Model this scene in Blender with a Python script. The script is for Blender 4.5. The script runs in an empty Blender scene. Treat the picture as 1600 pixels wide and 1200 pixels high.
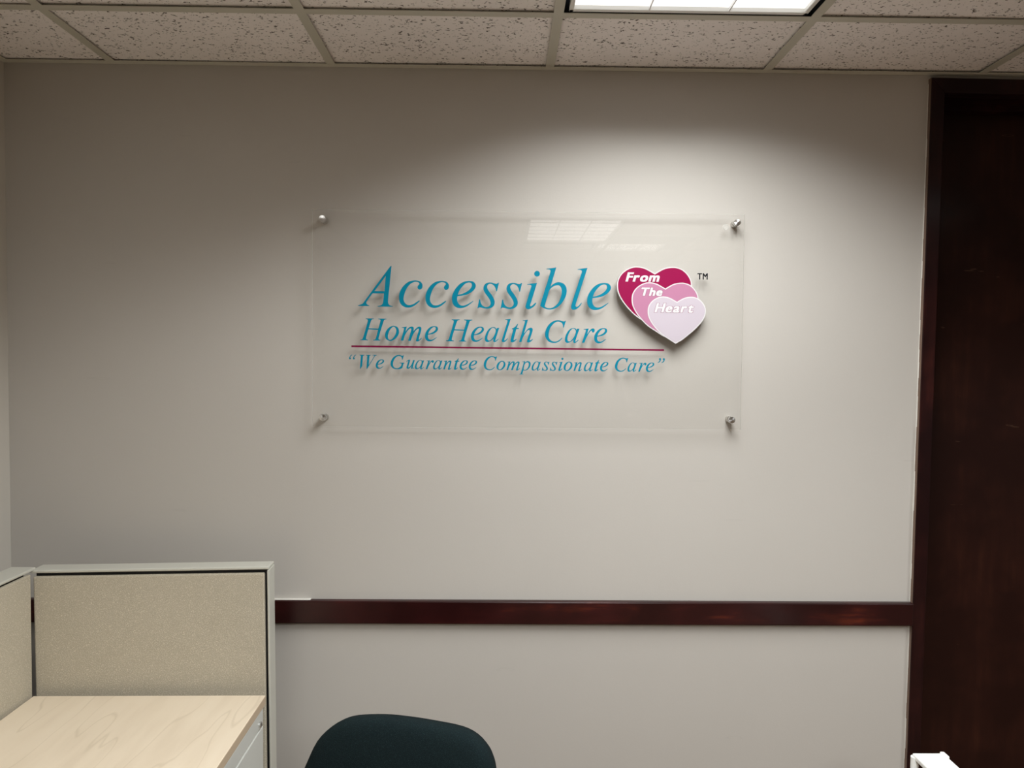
import bpy, bmesh, math, random
from mathutils import Vector, Matrix
random.seed(7)
C = bpy.context.scene.collection
SC = bpy.context.scene
R = math.radians

# ------------------------------------------------------------------ camera
cam_d = bpy.data.cameras.new('camera'); cam = bpy.data.objects.new('camera', cam_d); C.objects.link(cam)
F_PX = 1133.95
cam_d.sensor_fit = 'HORIZONTAL'; cam_d.sensor_width = 36.0; cam_d.lens = 36.0 * F_PX / 1600.0
cam_d.clip_start = 0.02
yaw, pitch, roll = 0.0128, -0.0347, 0.0090
fw = Vector((math.sin(yaw)*math.cos(pitch), math.cos(yaw)*math.cos(pitch), math.sin(pitch)))
rt = Vector((math.cos(yaw), -math.sin(yaw), 0)); up = rt.cross(fw)
rt2 = rt*math.cos(roll) + up*math.sin(roll); up2 = up*math.cos(roll) - rt*math.sin(roll)
cam.matrix_world = Matrix(((rt2.x, up2.x, -fw.x, 0.0), (rt2.y, up2.y, -fw.y, -2.0742),
                           (rt2.z, up2.z, -fw.z, 1.6254), (0, 0, 0, 1)))
SC.camera = cam

# ------------------------------------------------------------------ world, exposure
w = bpy.data.worlds.new('world'); SC.world = w; w.use_nodes = True
w.node_tree.nodes['Background'].inputs[0].default_value = (1.0, 0.96, 0.9, 1)
w.node_tree.nodes['Background'].inputs[1].default_value = 0.0
SC.view_settings.view_transform = 'Standard'
SC.view_settings.look = 'None'
SC.view_settings.gamma = 1.0
SC.view_settings.use_curve_mapping = False
SC.view_settings.exposure = 0.0
SC.cycles.max_bounces = 10
SC.cycles.diffuse_bounces = 5
SC.cycles.transparent_max_bounces = 16
SC.cycles.sample_clamp_indirect = 4.0

# the lamps behind the louvres of each ceiling light: (centre x, centre y, size x, size y, watts)
LAMP_COL = (0.975, 0.995, 1.0)
LIGHTS = [  # x0, x1, y_near(wall side), y_far, watts, label
    (0.1242, 0.7338, -0.3251, -1.5443, 35.5, 'bright white recessed ceiling light with louvre above the acrylic sign'),
    (0.1242, 0.7338, -2.235, -3.070, 28.0, 'recessed ceiling light behind the camera, mirrored as the left pale patch in the sign'),
    (0.645, 1.17, -3.085, -3.49, 16.0, 'recessed ceiling light behind the camera, mirrored as the right pale patch in the sign'),
    (1.9530, 2.5626, -1.5443, -2.1539, 26.0, 'added fill light built as a ceiling light, right of the dark door, outside the frame'),  # unseen fixture, added to fill the room from the right
    (-1.0951, -0.4855, -0.9347, -1.5443, 2.5, 'added weak fill light built as a ceiling light, above the maple desk, outside the frame'),  # unseen fixture too, added to lift the desk corner
]
CUT0, CUT1 = math.cos(R(72)), math.cos(R(61))
def lamps():
    for (x0, x1, y0, y1, wt, lab) in LIGHTS:
        for k in range(3):
            ld = bpy.data.lights.new('lamp_light', 'AREA'); ld.shape = 'RECTANGLE'
            ld.size = 0.07; ld.size_y = abs(y1-y0) - 0.06
            ld.energy = wt/3.0; ld.color = LAMP_COL
            # the louvre's cut-off: light leaves only within some 65 degrees of straight down
            ld.use_nodes = True; t = ld.node_tree; em = t.nodes['Emission']
            ge = t.nodes.new('ShaderNodeNewGeometry'); dt = t.nodes.new('ShaderNodeVectorMath'); dt.operation = 'DOT_PRODUCT'
            ab = t.nodes.new('ShaderNodeMath'); ab.operation = 'ABSOLUTE'
            mr = t.nodes.new('ShaderNodeMapRange'); mr.interpolation_type = 'SMOOTHSTEP'
            mr.inputs['From Min'].default_value = CUT0; mr.inputs['From Max'].default_value = CUT1
            t.links.new(ge.outputs['Normal'], dt.inputs[0]); t.links.new(ge.outputs['Incoming'], dt.inputs[1])
            t.links.new(dt.outputs['Value'], ab.inputs[0]); t.links.new(ab.outputs[0], mr.inputs['Value']); t.links.new(mr.outputs['Result'], em.inputs['Strength'])
            lo = bpy.data.objects.new('lamp_light', ld); C.objects.link(lo)
            lo.location = (x0 + (x1-x0)*(k+0.5)/3.0, (y0+y1)/2, H_CEIL - 0.002)

H_CEIL = 2.44
X_LEFT, X_RIGHT, Y_BACK = -1.4012, 4.2, -7.0
GRID_X0, GRID = -1.0951, 0.6096
lamps()

# ------------------------------------------------------------------ materials
def nt(name):
    m = bpy.data.materials.new(name); m.use_nodes = True
    t = m.node_tree; b = t.nodes['Principled BSDF']
    return m, t, b
def node(t, kind, **kw):
    n = t.nodes.new(kind)
    for k, v in kw.items():
        if k in n.inputs: n.inputs[k].default_value = v
        else: setattr(n, k, v)
    return n
def coords(t, scale=(1, 1, 1), rot=(0, 0, 0)):
    tc = t.nodes.new('ShaderNodeTexCoord'); mp = t.nodes.new('ShaderNodeMapping')
    mp.inputs['Scale'].default_value = scale; mp.inputs['Rotation'].default_value = rot
    t.links.new(tc.outputs['Object'], mp.inputs['Vector']); return mp.outputs['Vector']
def ramp(t, src, stops):
    r = t.nodes.new('ShaderNodeValToRGB'); e = r.color_ramp.elements
    while len(e) < len(stops): e.new(0.5)
    for i, (p, c) in enumerate(stops):
        e[i].position = p; e[i].color = (*c, 1) if len(c) == 3 else c
    t.links.new(src, r.inputs['Fac']); return r.outputs['Color']
def bump(t, b, src, strength, dist):
    n = node(t, 'ShaderNodeBump', Strength=strength, Distance=dist)
    t.links.new(src, n.inputs['Height']); t.links.new(n.outputs['Normal'], b.inputs['Normal'])
def noise(t, vec, scale, detail=3.0, rough=0.55):
    n = node(t, 'ShaderNodeTexNoise', Scale=scale, Detail=detail, Roughness=rough)
    t.links.new(vec, n.inputs['Vector']); return n.outputs['Fac']
def mixc(t, fac, a, b):
    n = t.nodes.new('ShaderNodeMix'); n.data_type = 'RGBA'
    if isinstance(fac, float): n.inputs[0].default_value = fac
    else: t.links.new(fac, n.inputs[0])
    for i, v in ((6, a), (7, b)):
        if isinstance(v, tuple): n.inputs[i].default_value = (*v, 1)
        else: t.links.new(v, n.inputs[i])
    return n.outputs[2]
def plain(name, col, rough=0.5, metal=0.0, spec=0.5):
    m, t, b = nt(name)
    b.inputs['Base Color'].default_value = (*col, 1); b.inputs['Roughness'].default_value = rough
    b.inputs['Metallic'].default_value = metal; b.inputs['Specular IOR Level'].default_value = spec
    return m

def m_wall(name, col):
    m, t, b = nt(name)
    v = coords(t)
    n1 = noise(t, v, 2.2, 3.0)
    c = mixc(t, n1, tuple(x*0.965 for x in col), tuple(min(1, x*1.03) for x in col))
    # thin scuffs
    vs = coords(t, (1.2, 1, 9), (0, R(24), 0)); sc = noise(t, vs, 3.1, 2.0)
    scf = ramp(t, sc, [(0.715, (0, 0, 0)), (0.735, (0.22, 0.22, 0.22)), (0.75, (0, 0, 0))])
    c = mixc(t, scf, c, tuple(x*0.8 for x in col))
    t.links.new(c, b.inputs['Base Color']); b.inputs['Roughness'].default_value = 0.62
    b.inputs['Specular IOR Level'].default_value = 0.25
    n2 = noise(t, v, 210.0, 2.0); n3 = noise(t, v, 16.0, 3.0)
    ad = node(t, 'ShaderNodeMath', operation='MULTIPLY_ADD'); t.links.new(n3, ad.inputs[0]); ad.inputs[1].default_value = 2.0
    t.links.new(n2, ad.inputs[2]); bump(t, b, ad.outputs[0], 0.12, 0.0012)
    return m
M = {}
M['wall'] = m_wall('wall_paint', (0.485, 0.46, 0.422))
M['wall2'] = m_wall('wall_paint_room', (0.55, 0.52, 0.465))

def m_tile():
    m, t, b = nt('ceiling_tile_face')
    base = (0.92, 0.875, 0.855)
    v = coords(t)
    # fissures: short dark worm-like specks, broken up by a second noise
    v1 = coords(t, (1.0, 1.35, 1.0), (0, 0, R(20)))
    n1 = noise(t, v1, 120.0, 2.0, 0.5); n2 = noise(t, v, 55.0, 2.0)
    fis = ramp(t, n1, [(0.345, (1, 1, 1)), (0.395, (0, 0, 0))])
    brk = ramp(t, n2, [(0.40, (0, 0, 0)), (0.52, (1, 1, 1))])
    f = node(t, 'ShaderNodeMath', operation='MULTIPLY'); t.links.new(fis, f.inputs[0]); t.links.new(brk, f.inputs[1])
    n4 = noise(t, v, 150.0, 1.0); pin = ramp(t, n4, [(0.27, (0.7, 0.7, 0.7)), (0.30, (0, 0, 0))])
    mx = node(t, 'ShaderNodeMath', operation='MAXIMUM'); t.links.new(f.outputs[0], mx.inputs[0]); t.links.new(pin, mx.inputs[1])
    n3 = noise(t, v, 3.0, 2.0)
    c0 = mixc(t, n3, tuple(x*0.93 for x in base), tuple(x*1.06 for x in base))
    c = mixc(t, mx.outputs[0], c0, (0.13, 0.11, 0.095))
    t.links.new(c, b.inputs['Base Color']); b.inputs['Roughness'].default_value = 0.9
    b.inputs['Specular IOR Level'].default_value = 0.1
    inv = node(t, 'ShaderNodeMath', operation='SUBTRACT'); inv.inputs[0].default_value = 1.0
    t.links.new(mx.outputs[0], inv.inputs[1]); bump(t, b, inv.outputs[0], 0.6, 0.002)
    return m
M['tile'] = m_tile()
M['grid'] = plain('painted_grid_metal', (0.56, 0.54, 0.46), 0.5)
M['void'] = plain('dark_plenum', (0.01, 0.01, 0.012), 0.9)

def m_wood(name, dark, mid, red, axis, rough, gloss=0.4, scuff=True, spec=0.3):
    m, t, b = nt(name)
    sc = [9, 9, 9]; sc[axis] = 1.6 if axis == 0 else 0.9
    v = coords(t, tuple(sc)); vi = coords(t)
    n1 = noise(t, v, 4.0, 5.0, 0.6); n2 = noise(t, vi, 5.5, 3.0)
    c = ramp(t, n1, [(0.36, dark), (0.56, mid), (0.72, red)])
    c2 = mixc(t, ramp(t, n2, [(0.42, (0, 0, 0)), (0.66, (1, 1, 1))]), tuple(x*0.75 for x in dark), c)
    if scuff:
        vs = coords(t, (1.0, 1.0, 5.0), (0, R(35), 0)); s1 = noise(t, vs, 9.0, 2.0)
        sc_ = ramp(t, s1, [(0.735, (0, 0, 0)), (0.755, (0.3, 0.3, 0.3)), (0.775, (0, 0, 0))])
        c2 = mixc(t, sc_, c2, (0.16, 0.09, 0.055))
    t.links.new(c2, b.inputs['Base Color'])
    b.inputs['Roughness'].default_value = rough
    b.inputs['Coat Weight'].default_value = gloss; b.inputs['Coat Roughness'].default_value = 0.16
    b.inputs['Specular IOR Level'].default_value = spec
    gr = [60, 60, 60]; gr[axis] = 2.0
    bump(t, b, noise(t, coords(t, tuple(gr)), 3.0, 3.0), 0.25, 0.0008)
    return m
M['rail'] = m_wood('red_mahogany', (0.024, 0.004, 0.004), (0.036, 0.006, 0.006), (0.095, 0.017, 0.008), 0, 0.32, 0.12, False, 0.25)
M['trim'] = m_wood('dark_stained_trim', (0.014, 0.003, 0.003), (0.026, 0.006, 0.005), (0.05, 0.011, 0.008), 2, 0.45, 0.08, True, 0.15)
M['door'] = m_wood('dark_stained_door', (0.020, 0.0055, 0.0035), (0.026, 0.0075, 0.0045), (0.036, 0.011, 0.006), 2, 0.5, 0.05, True, 0.12)
M['trim_side'] = plain('pale_trim_side', (0.15, 0.095, 0.068), 0.6)
M['edge_white'] = plain('white_edge', (0.66, 0.64, 0.59), 0.5)

# clear acrylic: clear body, mirror-like skin by angle
def m_acrylic():
    m, t, b = nt('clear_acrylic'); t.nodes.remove(b)
    out = t.nodes['Material Output']
    tr = t.nodes.new('ShaderNodeBsdfTransparent'); tr.inputs[0].default_value = (0.995, 0.995, 0.993, 1)
    gl = t.nodes.new('ShaderNodeBsdfGlossy'); gl.inputs['Roughness'].default_value = 0.0
    fr = t.nodes.new('ShaderNodeFresnel')
    ge = t.nodes.new('ShaderNodeNewGeometry'); ir = t.nodes.new('ShaderNodeMapRange')      # same skin seen from inside and outside
    ir.inputs['To Min'].default_value = 1.32; ir.inputs['To Max'].default_value = 1/1.32
    t.links.new(ge.outputs['Backfacing'], ir.inputs['Value']); t.links.new(ir.outputs['Result'], fr.inputs['IOR'])
    mx = t.nodes.new('ShaderNodeMixShader'); t.links.new(fr.outputs[0], mx.inputs[0])
    t.links.new(tr.outputs[0], mx.inputs[1]); t.links.new(gl.outputs[0], mx.inputs[2]); t.links.new(mx.outputs[0], out.inputs[0])
    return m
def m_acrylic_edge():
    m, t, b = nt('acrylic_edge'); t.nodes.remove(b)
    out = t.nodes['Material Output']
    tr = t.nodes.new('ShaderNodeBsdfTransparent'); tr.inputs[0].default_value = (0.90, 0.90, 0.88, 1)
    df = t.nodes.new('ShaderNodeBsdfTranslucent'); df.inputs[0].default_value = (0.9, 0.9, 0.88, 1)
    d2 = t.nodes.new('ShaderNodeBsdfDiffuse'); d2.inputs[0].default_value = (0.85, 0.85, 0.82, 1)
    m1 = t.nodes.new('ShaderNodeMixShader'); m1.inputs[0].default_value = 0.5
    t.links.new(df.outputs[0], m1.inputs[1]); t.links.new(d2.outputs[0], m1.inputs[2])
    mx = t.nodes.new('ShaderNodeMixShader'); mx.inputs[0].default_value = 0.42
    t.links.new(tr.outputs[0], mx.inputs[1]); t.links.new(m1.outputs[0], mx.inputs[2]); t.links.new(mx.outputs[0], out.inputs[0])
    return m
M['acrylic'] = m_acrylic(); M['acrylic_edge'] = m_acrylic_edge()
M['teal'] = plain('teal_vinyl', (0.0, 0.18, 0.275), 0.5, 0.0, 0.1)
M['magenta_line'] = plain('magenta_vinyl', (0.16, 0.001, 0.035), 0.5, 0.0, 0.12)
M['heart_dark'] = plain('magenta_print', (0.25, 0.003, 0.054), 0.35, 0.0, 0.2)
M['heart_mid'] = plain('pink_print', (0.42, 0.18, 0.285), 0.35, 0.0, 0.2)
M['heart_pale'] = plain('pale_pink_print', (0.49, 0.435, 0.485), 0.35, 0.0, 0.2)
M['heart_white'] = plain('white_emblem_body', (0.60, 0.59, 0.59), 0.35)
M['heart_edge'] = plain('emblem_edge', (0.22, 0.19, 0.17), 0.5)
M['white_print'] = plain('white_print', (0.62, 0.61, 0.62), 0.35)
M['outline'] = plain('rose_outline', (0.24, 0.06, 0.11), 0.5, 0.0, 0.1)
M['black_print'] = plain('black_vinyl', (0.008, 0.008, 0.010), 0.6, 0.0, 0.1)
def m_steel():
    m, t, b = nt('turned_steel')
    b.inputs['Base Color'].default_value = (0.78, 0.78, 0.77, 1); b.inputs['Metallic'].default_value = 1.0
    b.inputs['Roughness'].default_value = 0.30; b.inputs['Anisotropic'].default_value = 0.85
    tg = node(t, 'ShaderNodeTangent', direction_type='RADIAL', axis='Y'); t.links.new(tg.outputs[0], b.inputs['Tangent'])
    return m
M['steel'] = m_steel()
M['steel_barrel'] = plain('steel_barrel', (0.62, 0.60, 0.57), 0.35, 1.0)
M['panel_paint'] = plain('grey_green_painted_metal', (0.52, 0.515, 0.455), 0.42)
M['panel_dark'] = plain('black_reveal', (0.008, 0.008, 0.009), 0.7)
def m_fabric(name, a, bcol, flek, sc):
    m, t, b = nt(name)
    v = coords(t, (1, 1, 1)); v2 = coords(t, (1.0, 1.0, 1.7), (R(12), R(18), R(12)))
    n1 = noise(t, v2, sc, 2.0); n2 = noise(t, v, 9.0, 3.0)
    c0 = mixc(t, n2, a, bcol)
    c = mixc(t, ramp(t, n1, [(0.54, (0, 0, 0)), (0.66, (1, 1, 1))]), c0, flek)
    t.links.new(c, b.inputs['Base Color']); b.inputs['Roughness'].default_value = 0.95
    b.inputs['Specular IOR Level'].default_value = 0.1
    bump(t, b, n1, 0.5, 0.0015)
    return m
M['fabric'] = m_fabric('speckled_panel_fabric', (0.42, 0.38, 0.295), (0.465, 0.42, 0.335), (0.63, 0.58, 0.465), 380.0)
M['chair_fabric'] = m_fabric('dark_green_upholstery', (0.005, 0.010, 0.0115), (0.007, 0.0135, 0.0145), (0.0145, 0.027, 0.029), 560.0)
M['chair_plastic'] = plain('black_plastic', (0.008, 0.009, 0.009), 0.45)
M['chrome'] = plain('chrome', (0.7, 0.7, 0.68), 0.15, 1.0)
def m_maple():
    m, t, b = nt('pale_maple_laminate')
    v = coords(t, (7, 1.1, 1), (0, 0, R(-24))); n1 = noise(t, v, 2.6, 5.0, 0.55); n2 = noise(t, v, 1.5, 2.0, 0.5)
    c = ramp(t, n1, [(0.36, (0.70, 0.595, 0.455)), (0.52, (0.745, 0.64, 0.495)), (0.70, (0.765, 0.665, 0.52))])
    vein = ramp(t, n2, [(0.485, (0, 0, 0)), (0.497, (0.5, 0.5, 0.5)), (0.509, (0, 0, 0))])
    c = mixc(t, vein, c, (0.55, 0.455, 0.33))
    t.links.new(c, b.inputs['Base Color']); b.inputs['Roughness'].default_value = 0.45
    return m
M['maple'] = m_maple()
M['maple_edge'] = plain('maple_edge_band', (0.50, 0.39, 0.27), 0.5)
M['ped'] = plain('pale_grey_steel', (0.56, 0.57, 0.53), 0.4)
M['white_plastic'] = plain('white_plastic', (0.86, 0.87, 0.84), 0.4)
M['lens'] = None
def m_emit(name, col, s):
    m, t, b = nt(name)
    b.inputs['Base Color'].default_value = (0.8, 0.8, 0.8, 1)
    b.inputs['Emission Color'].default_value = (*col, 1); b.inputs['Emission Strength'].default_value = s
    return m
M['lens'] = m_emit('lit_diffuser', (1.0, 0.99, 0.97), 1.25)
M['lens2'] = m_emit('lit_diffuser_office', (1.0, 0.99, 0.97), 3.6)
M['louver'] = plain('louver_metal', (0.85, 0.85, 0.85), 0.35)
M['light_frame'] = plain('light_frame_white', (0.75, 0.75, 0.72), 0.4)
M['carpet'] = plain('tan_carpet', (0.21, 0.145, 0.095), 0.95)

# ------------------------------------------------------------------ helpers
def link(name, me, mat, parent=None, smooth=False, kind=None):
    o = bpy.data.objects.new(name, me); C.objects.link(o)
    for mm in (mat if isinstance(mat, (list, tuple)) else [mat]): me.materials.append(mm)
    if smooth:
        for p in me.polygons: p.use_smooth = True
    if parent is not None: o.parent = parent
    if kind: o['kind'] = kind
    return o
def obj(name, bm, mat, parent=None, smooth=False, kind=None, base=None):
    """bm is in world coordinates; it is moved into the frame of the parent (or of base)"""
    me = bpy.data.meshes.new(name)
    if parent is not None:
        bm.transform(world_of(parent).inverted())
    elif base is not None:
        bm.transform(Matrix.Translation(base).inverted())
    bm.normal_update(); bm.to_mesh(me); bm.free()
    o = link(name, me, mat, parent, smooth, kind)
    if parent is None and base is not None: o.location = base
    return o
def world_of(o):
    m = o.matrix_basis.copy(); p = o.parent
    while p is not None:
        m = p.matrix_basis @ m; p = p.parent
    return m
def thing(name, label, cat, loc=(0, 0, 0), rz=0.0, group=None):
    o = bpy.data.objects.new(name, None); C.objects.link(o); o.empty_display_size = 0.05
    o.location = loc; o.rotation_euler = (0, 0, rz)
    o['label'] = label; o['category'] = cat
    if group: o['group'] = group
    return o
def box(bm, x0, x1, y0, y1, z0, z1, mat=0, bev=0.0, seg=2):
    b2 = bmesh.new()
    vs = [b2.verts.new(p) for p in ((x0, y0, z0), (x1, y0, z0), (x1, y1, z0), (x0, y1, z0),
                                    (x0, y0, z1), (x1, y0, z1), (x1, y1, z1), (x0, y1, z1))]
    for f in ((3, 2, 1, 0), (4, 5, 6, 7), (0, 1, 5, 4), (1, 2, 6, 5), (2, 3, 7, 6), (3, 0, 4, 7)):
        b2.faces.new([vs[i] for i in f])
    if bev > 0:
        bmesh.ops.bevel(b2, geom=b2.edges[:], offset=bev, segments=seg, profile=0.5, affect='EDGES')
    for f in b2.faces: f.material_index = mat
    merge(bm, b2)
def merge(bm, b2, mx=None):
    if mx is not None: b2.transform(mx)
    me = bpy.data.meshes.new('tmp'); b2.to_mesh(me); b2.free(); bm.from_mesh(me); bpy.data.meshes.remove(me)
def tube(bm, pts, r, seg=14, cap=True, mat=0):
    """round tube through points, r a number or a list"""
    pts = [Vector(p) for p in pts]; n = len(pts)
    rs = r if isinstance(r, (list, tuple)) else [r]*n
    rings = []; ref = None
    for i, p in enumerate(pts):
        d = (pts[min(i+1, n-1)] - pts[max(i-1, 0)]).normalized()
        if ref is None: ref = Vector((0, 0, 1)) if abs(d.z) < 0.9 else Vector((1, 0, 0))
        u = d.cross(ref).normalized(); v = u.cross(d).normalized(); ref = v if abs(v.dot(d)) < .9 else ref
        rings.append([bm.verts.new(p + (u*math.cos(2*math.pi*k/seg) + v*math.sin(2*math.pi*k/seg))*rs[i]) for k in range(seg)])
    for a, b in zip(rings, rings[1:]):
        for k in range(seg):
            bm.faces.new((a[k], a[(k+1) % seg], b[(k+1) % seg], b[k])).material_index = mat
    if cap:
        bm.faces.new(list(reversed(rings[0]))).material_index = mat; bm.faces.new(rings[-1]).material_index = mat
    bmesh.ops.recalc_face_normals(bm, faces=bm.faces[:])
def new(): return bmesh.new()

# ------------------------------------------------------------------ room shell
def quadbox(name, mat, x0, x1, y0, y1, z0, z1, parent=None, bev=0.0, kind='structure'):
    bm = new(); box(bm, x0, x1, y0, y1, z0, z1, 0, bev)
    return obj(name, bm, mat, parent, kind=kind if parent is None else None)
TRIM_X0 = 1.2015; TRIM_W = 0.0385; DOOR_X1 = 2.16; HEAD_Z0 = 2.386; HEAD_Z1 = 2.4285
bm = new()
box(bm, X_LEFT-0.1, TRIM_X0+0.012, 0.0, 0.16, 0.0, H_CEIL+0.3)
box(bm, DOOR_X1+0.012, X_RIGHT+0.1, 0.0, 0.16, 0.0, H_CEIL+0.3)
box(bm, TRIM_X0+0.012, DOOR_X1+0.012, 0.0, 0.16, HEAD_Z1-0.012, H_CEIL+0.3)
wall_back = obj('wall_back', bm, M['wall'], kind='structure')
quadbox('wall_left', M['wall2'], X_LEFT-0.1, X_LEFT, Y_BACK, 0.0, 0.0, H_CEIL+0.3)
quadbox('wall_right', M['wall2'], X_RIGHT, X_RIGHT+0.1, Y_BACK, 0.0, 0.0, H_CEIL+0.3)
quadbox('wall_front', M['wall2'], X_LEFT-0.1, X_RIGHT+0.1, Y_BACK-0.1, Y_BACK, 0.0, H_CEIL+0.3)
quadbox('floor', M['carpet'], X_LEFT-0.1, X_RIGHT+0.1, Y_BACK-0.1, 0.3, -0.06, 0.0)

# suspended ceiling: slab above, inverted-T grid, tiles lying in it
ceiling = quadbox('ceiling', M['void'], X_LEFT-0.1, X_RIGHT+0.1, Y_BACK-0.1, 0.16, H_CEIL+0.3, H_CEIL+0.4)
cols = [X_LEFT] + [GRID_X0 + k*GRID for k in range(10)] + [X_RIGHT]
cols = [c for c in cols if c <= X_RIGHT]
rows = [0.0, -0.3251]
while rows[-1] - GRID > Y_BACK: rows.append(rows[-1] - GRID)
rows.append(Y_BACK)
TW = 0.012
def tee(x0, x1, y0, y1, name):
    bm = new()
    if x1-x0 < y1-y0:
        box(bm, x0, x1, y0, y1, H_CEIL, H_CEIL+0.0016); xm = (x0+x1)/2; box(bm, xm-0.001, xm+0.001, y0, y1, H_CEIL+0.0016, H_CEIL+0.035)
    else:
        box(bm, x0, x1, y0, y1, H_CEIL, H_CEIL+0.0016); ym = (y0+y1)/2; box(bm, x0, x1, ym-0.001, ym+0.001, H_CEIL+0.0016, H_CEIL+0.035)
    return obj(name, bm, M['grid'], ceiling)
for x in cols[1:-1]: tee(x-TW, x+TW, Y_BACK, -0.0, 'main_tee')
light_cells = [(x0, x1, y0, y1) for (x0, x1, y0, y1, a, b) in LIGHTS]
def in_light(x, y): return any(a-0.02 < x < b+0.02 and d-0.02 < y < c+0.02 for (a, b, c, d) in light_cells)
for i in range(len(cols)-1):
    for y in rows[1:-1]:
        xa, xb = cols[i], cols[i+1]
        if in_light((xa+xb)/2, y) and not (abs(y+0.3251) < .01 or abs(y+1.5443) < .01): continue
        tee(xa+TW if i else xa, xb-TW if i < len(cols)-2 else xb, y-TW, y+TW, 'cross_tee')
# wall angle moulding
def angle(name, x0, x1, y0, y1, v):
    bm = new(); box(bm, x0, x1, y0, y1, H_CEIL-0.0002, H_CEIL+0.0014); box(bm, *v); return obj(name, bm, M['grid'], ceiling)
angle('wall_angle', X_LEFT, X_RIGHT, -0.0215, -0.0005, (X_LEFT, X_RIGHT, -0.002, -0.0005, H_CEIL, H_CEIL+0.022))
angle('wall_angle', X_LEFT+0.0005, X_LEFT+0.0215, Y_BACK, -0.0215, (X_LEFT+0.0005, X_LEFT+0.002, Y_BACK, -0.0215, H_CEIL, H_CEIL+0.022))
tile_n = 0
for i in range(len(cols)-1):
    for j in range(len(rows)-1):
        x0, x1 = cols[i], cols[i+1]; y1, y0 = rows[j], rows[j+1]
        xm, ym = (x0+x1)/2, (y0+y1)/2
        if in_light(xm, ym): continue
        lo = [l for l in light_cells if l[0]-0.05 < xm < l[1]+0.05]
        # where a light does not follow the grid, the neighbouring tiles are cut to it
        for l in lo:
            if y0 < l[2] < y1: y0 = l[2]
            if y0 < l[3] < y1: y1 = l[3]
        if y1 - y0 < 0.05 or x1 - x0 < 0.05: continue
        bm = new(); tilt = random.uniform(0.0010, 0.0045)
        box(bm, x0+0.003, x1-0.003, y0+0.003, y1-0.003, H_CEIL+0.0026+tilt, H_CEIL+0.018+tilt, 0, 0.0015, 1)
        dz = [random.uniform(0, 0.0022) for _ in range(4)]
        for v in bm.verts:
            u_ = (v.co.x-x0)/(x1-x0); w_ = (v.co.y-y0)/(y1-y0)
            v.co.z += dz[0]*(1-u_)*(1-w_) + dz[1]*u_*(1-w_) + dz[2]*(1-u_)*w_ + dz[3]*u_*w_
        o = obj('ceiling_tile', bm, M['tile'], ceiling)
        # each tile keeps its own piece of the fissure pattern
        off = Vector((random.uniform(-3, 3), random.uniform(-3, 3), 0))
        for v in o.data.vertices: v.co -= off
        o.location = off

# chair rail and door trim
RAIL_Z0, RAIL_Z1 = 0.8645, 0.9305
bm = new(); box(bm, X_LEFT, TRIM_X0-0.0105, -0.021, 0.0, RAIL_Z0, RAIL_Z1, 0, 0.003, 2)
rail = obj('trim_1', bm, M['rail'], kind='structure', base=(0, 0, 0.9))
bm = new(); box(bm, -0.78, -0.545, -0.0150, -0.0004, RAIL_Z1-0.0001, RAIL_Z1+0.0009)
obj('white_strip', bm, M['edge_white'], rail)  # thin white strip along part of the rail's top
door = obj('door_1', (lambda b: (box(b, TRIM_X0+0.02, DOOR_X1-0.02, 0.102, 0.142, 0.008, HEAD_Z0-0.002), b)[1])(new()), M['door'], kind='structure', base=(1.25, 0.12, 0))
bm = new()
tx0, tx1 = TRIM_X0, TRIM_X0+TRIM_W
def ext(bm, prof, z0, z1):
    lo = [bm.verts.new((x, y, z0)) for x, y in prof]; hi = [bm.verts.new((x, y, z1)) for x, y in prof]
    n = len(prof)
    for k in range(n): bm.faces.new((lo[k], lo[(k+1) % n], hi[(k+1) % n], hi[k]))
    bm.faces.new(lo); bm.faces.new(hi); bmesh.ops.recalc_face_normals(bm, faces=bm.faces[:])
# left casing, mitred at the head; its wall-side face is a paler brown
def casing(side):
    bm = new(); y0, y1 = -0.0165, 0.0
    if side == 'l': P = [(tx0, 0.0), (tx1, 0.0), (tx1, HEAD_Z0), (tx0, HEAD_Z1)]
    elif side == 'r': P = [(DOOR_X1-TRIM_W+0.012, 0.0), (DOOR_X1+0.012, 0.0), (DOOR_X1+0.012, HEAD_Z1), (DOOR_X1-TRIM_W+0.012, HEAD_Z0)]
    else: P = [(tx0, HEAD_Z1), (tx1, HEAD_Z0), (DOOR_X1-TRIM_W+0.012, HEAD_Z0), (DOOR_X1+0.012, HEAD_Z1)]
    a = [bm.verts.new((x, y0, z)) for x, z in P]; b = [bm.verts.new((x, y1, z)) for x, z in P]
    for k in range(4):
        f = bm.faces.new((a[k], a[(k+1) % 4], b[(k+1) % 4], b[k]))
        if side == 'l' and k == 3: f.material_index = 1
    bm.faces.new(a); bm.faces.new(b); bmesh.ops.recalc_face_normals(bm, faces=bm.faces[:])
    ed = [e for e in bm.edges if abs(e.verts[0].co.y-y0) < 1e-6 and abs(e.verts[1].co.y-y0) < 1e-6]
    bmesh.ops.bevel(bm, geom=ed, offset=0.0022, segments=2, profile=0.5, affect='EDGES')
    return bm
LEAN = 0.0077     # the old frame leans a little
frame = obj('trim_2', casing('l'), [M['trim'], M['trim_side']], kind='structure', base=(tx0, 0, 0))
obj('head_casing', casing('h'), M['trim'], frame)
obj('side_casing', casing('r'), M['trim'], frame)
bm = new(); box(bm, tx0+0.0125, tx1-0.005, 0.0, 0.155, 0.0, HEAD_Z0-0.006); obj('jamb', bm, M['trim'], frame)
bm = new(); box(bm, DOOR_X1-TRIM_W+0.017, DOOR_X1+0.0115, 0.0, 0.155, 0.0, HEAD_Z0-0.006); obj('jamb', bm, M['trim'], frame)
bm = new(); box(bm, tx0+0.0125, DOOR_X1+0.0115, 0.0, 0.155, HEAD_Z0-0.006+0.0002, HEAD_Z1-0.0125); obj('head_jamb', bm, M['trim'], frame)
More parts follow.
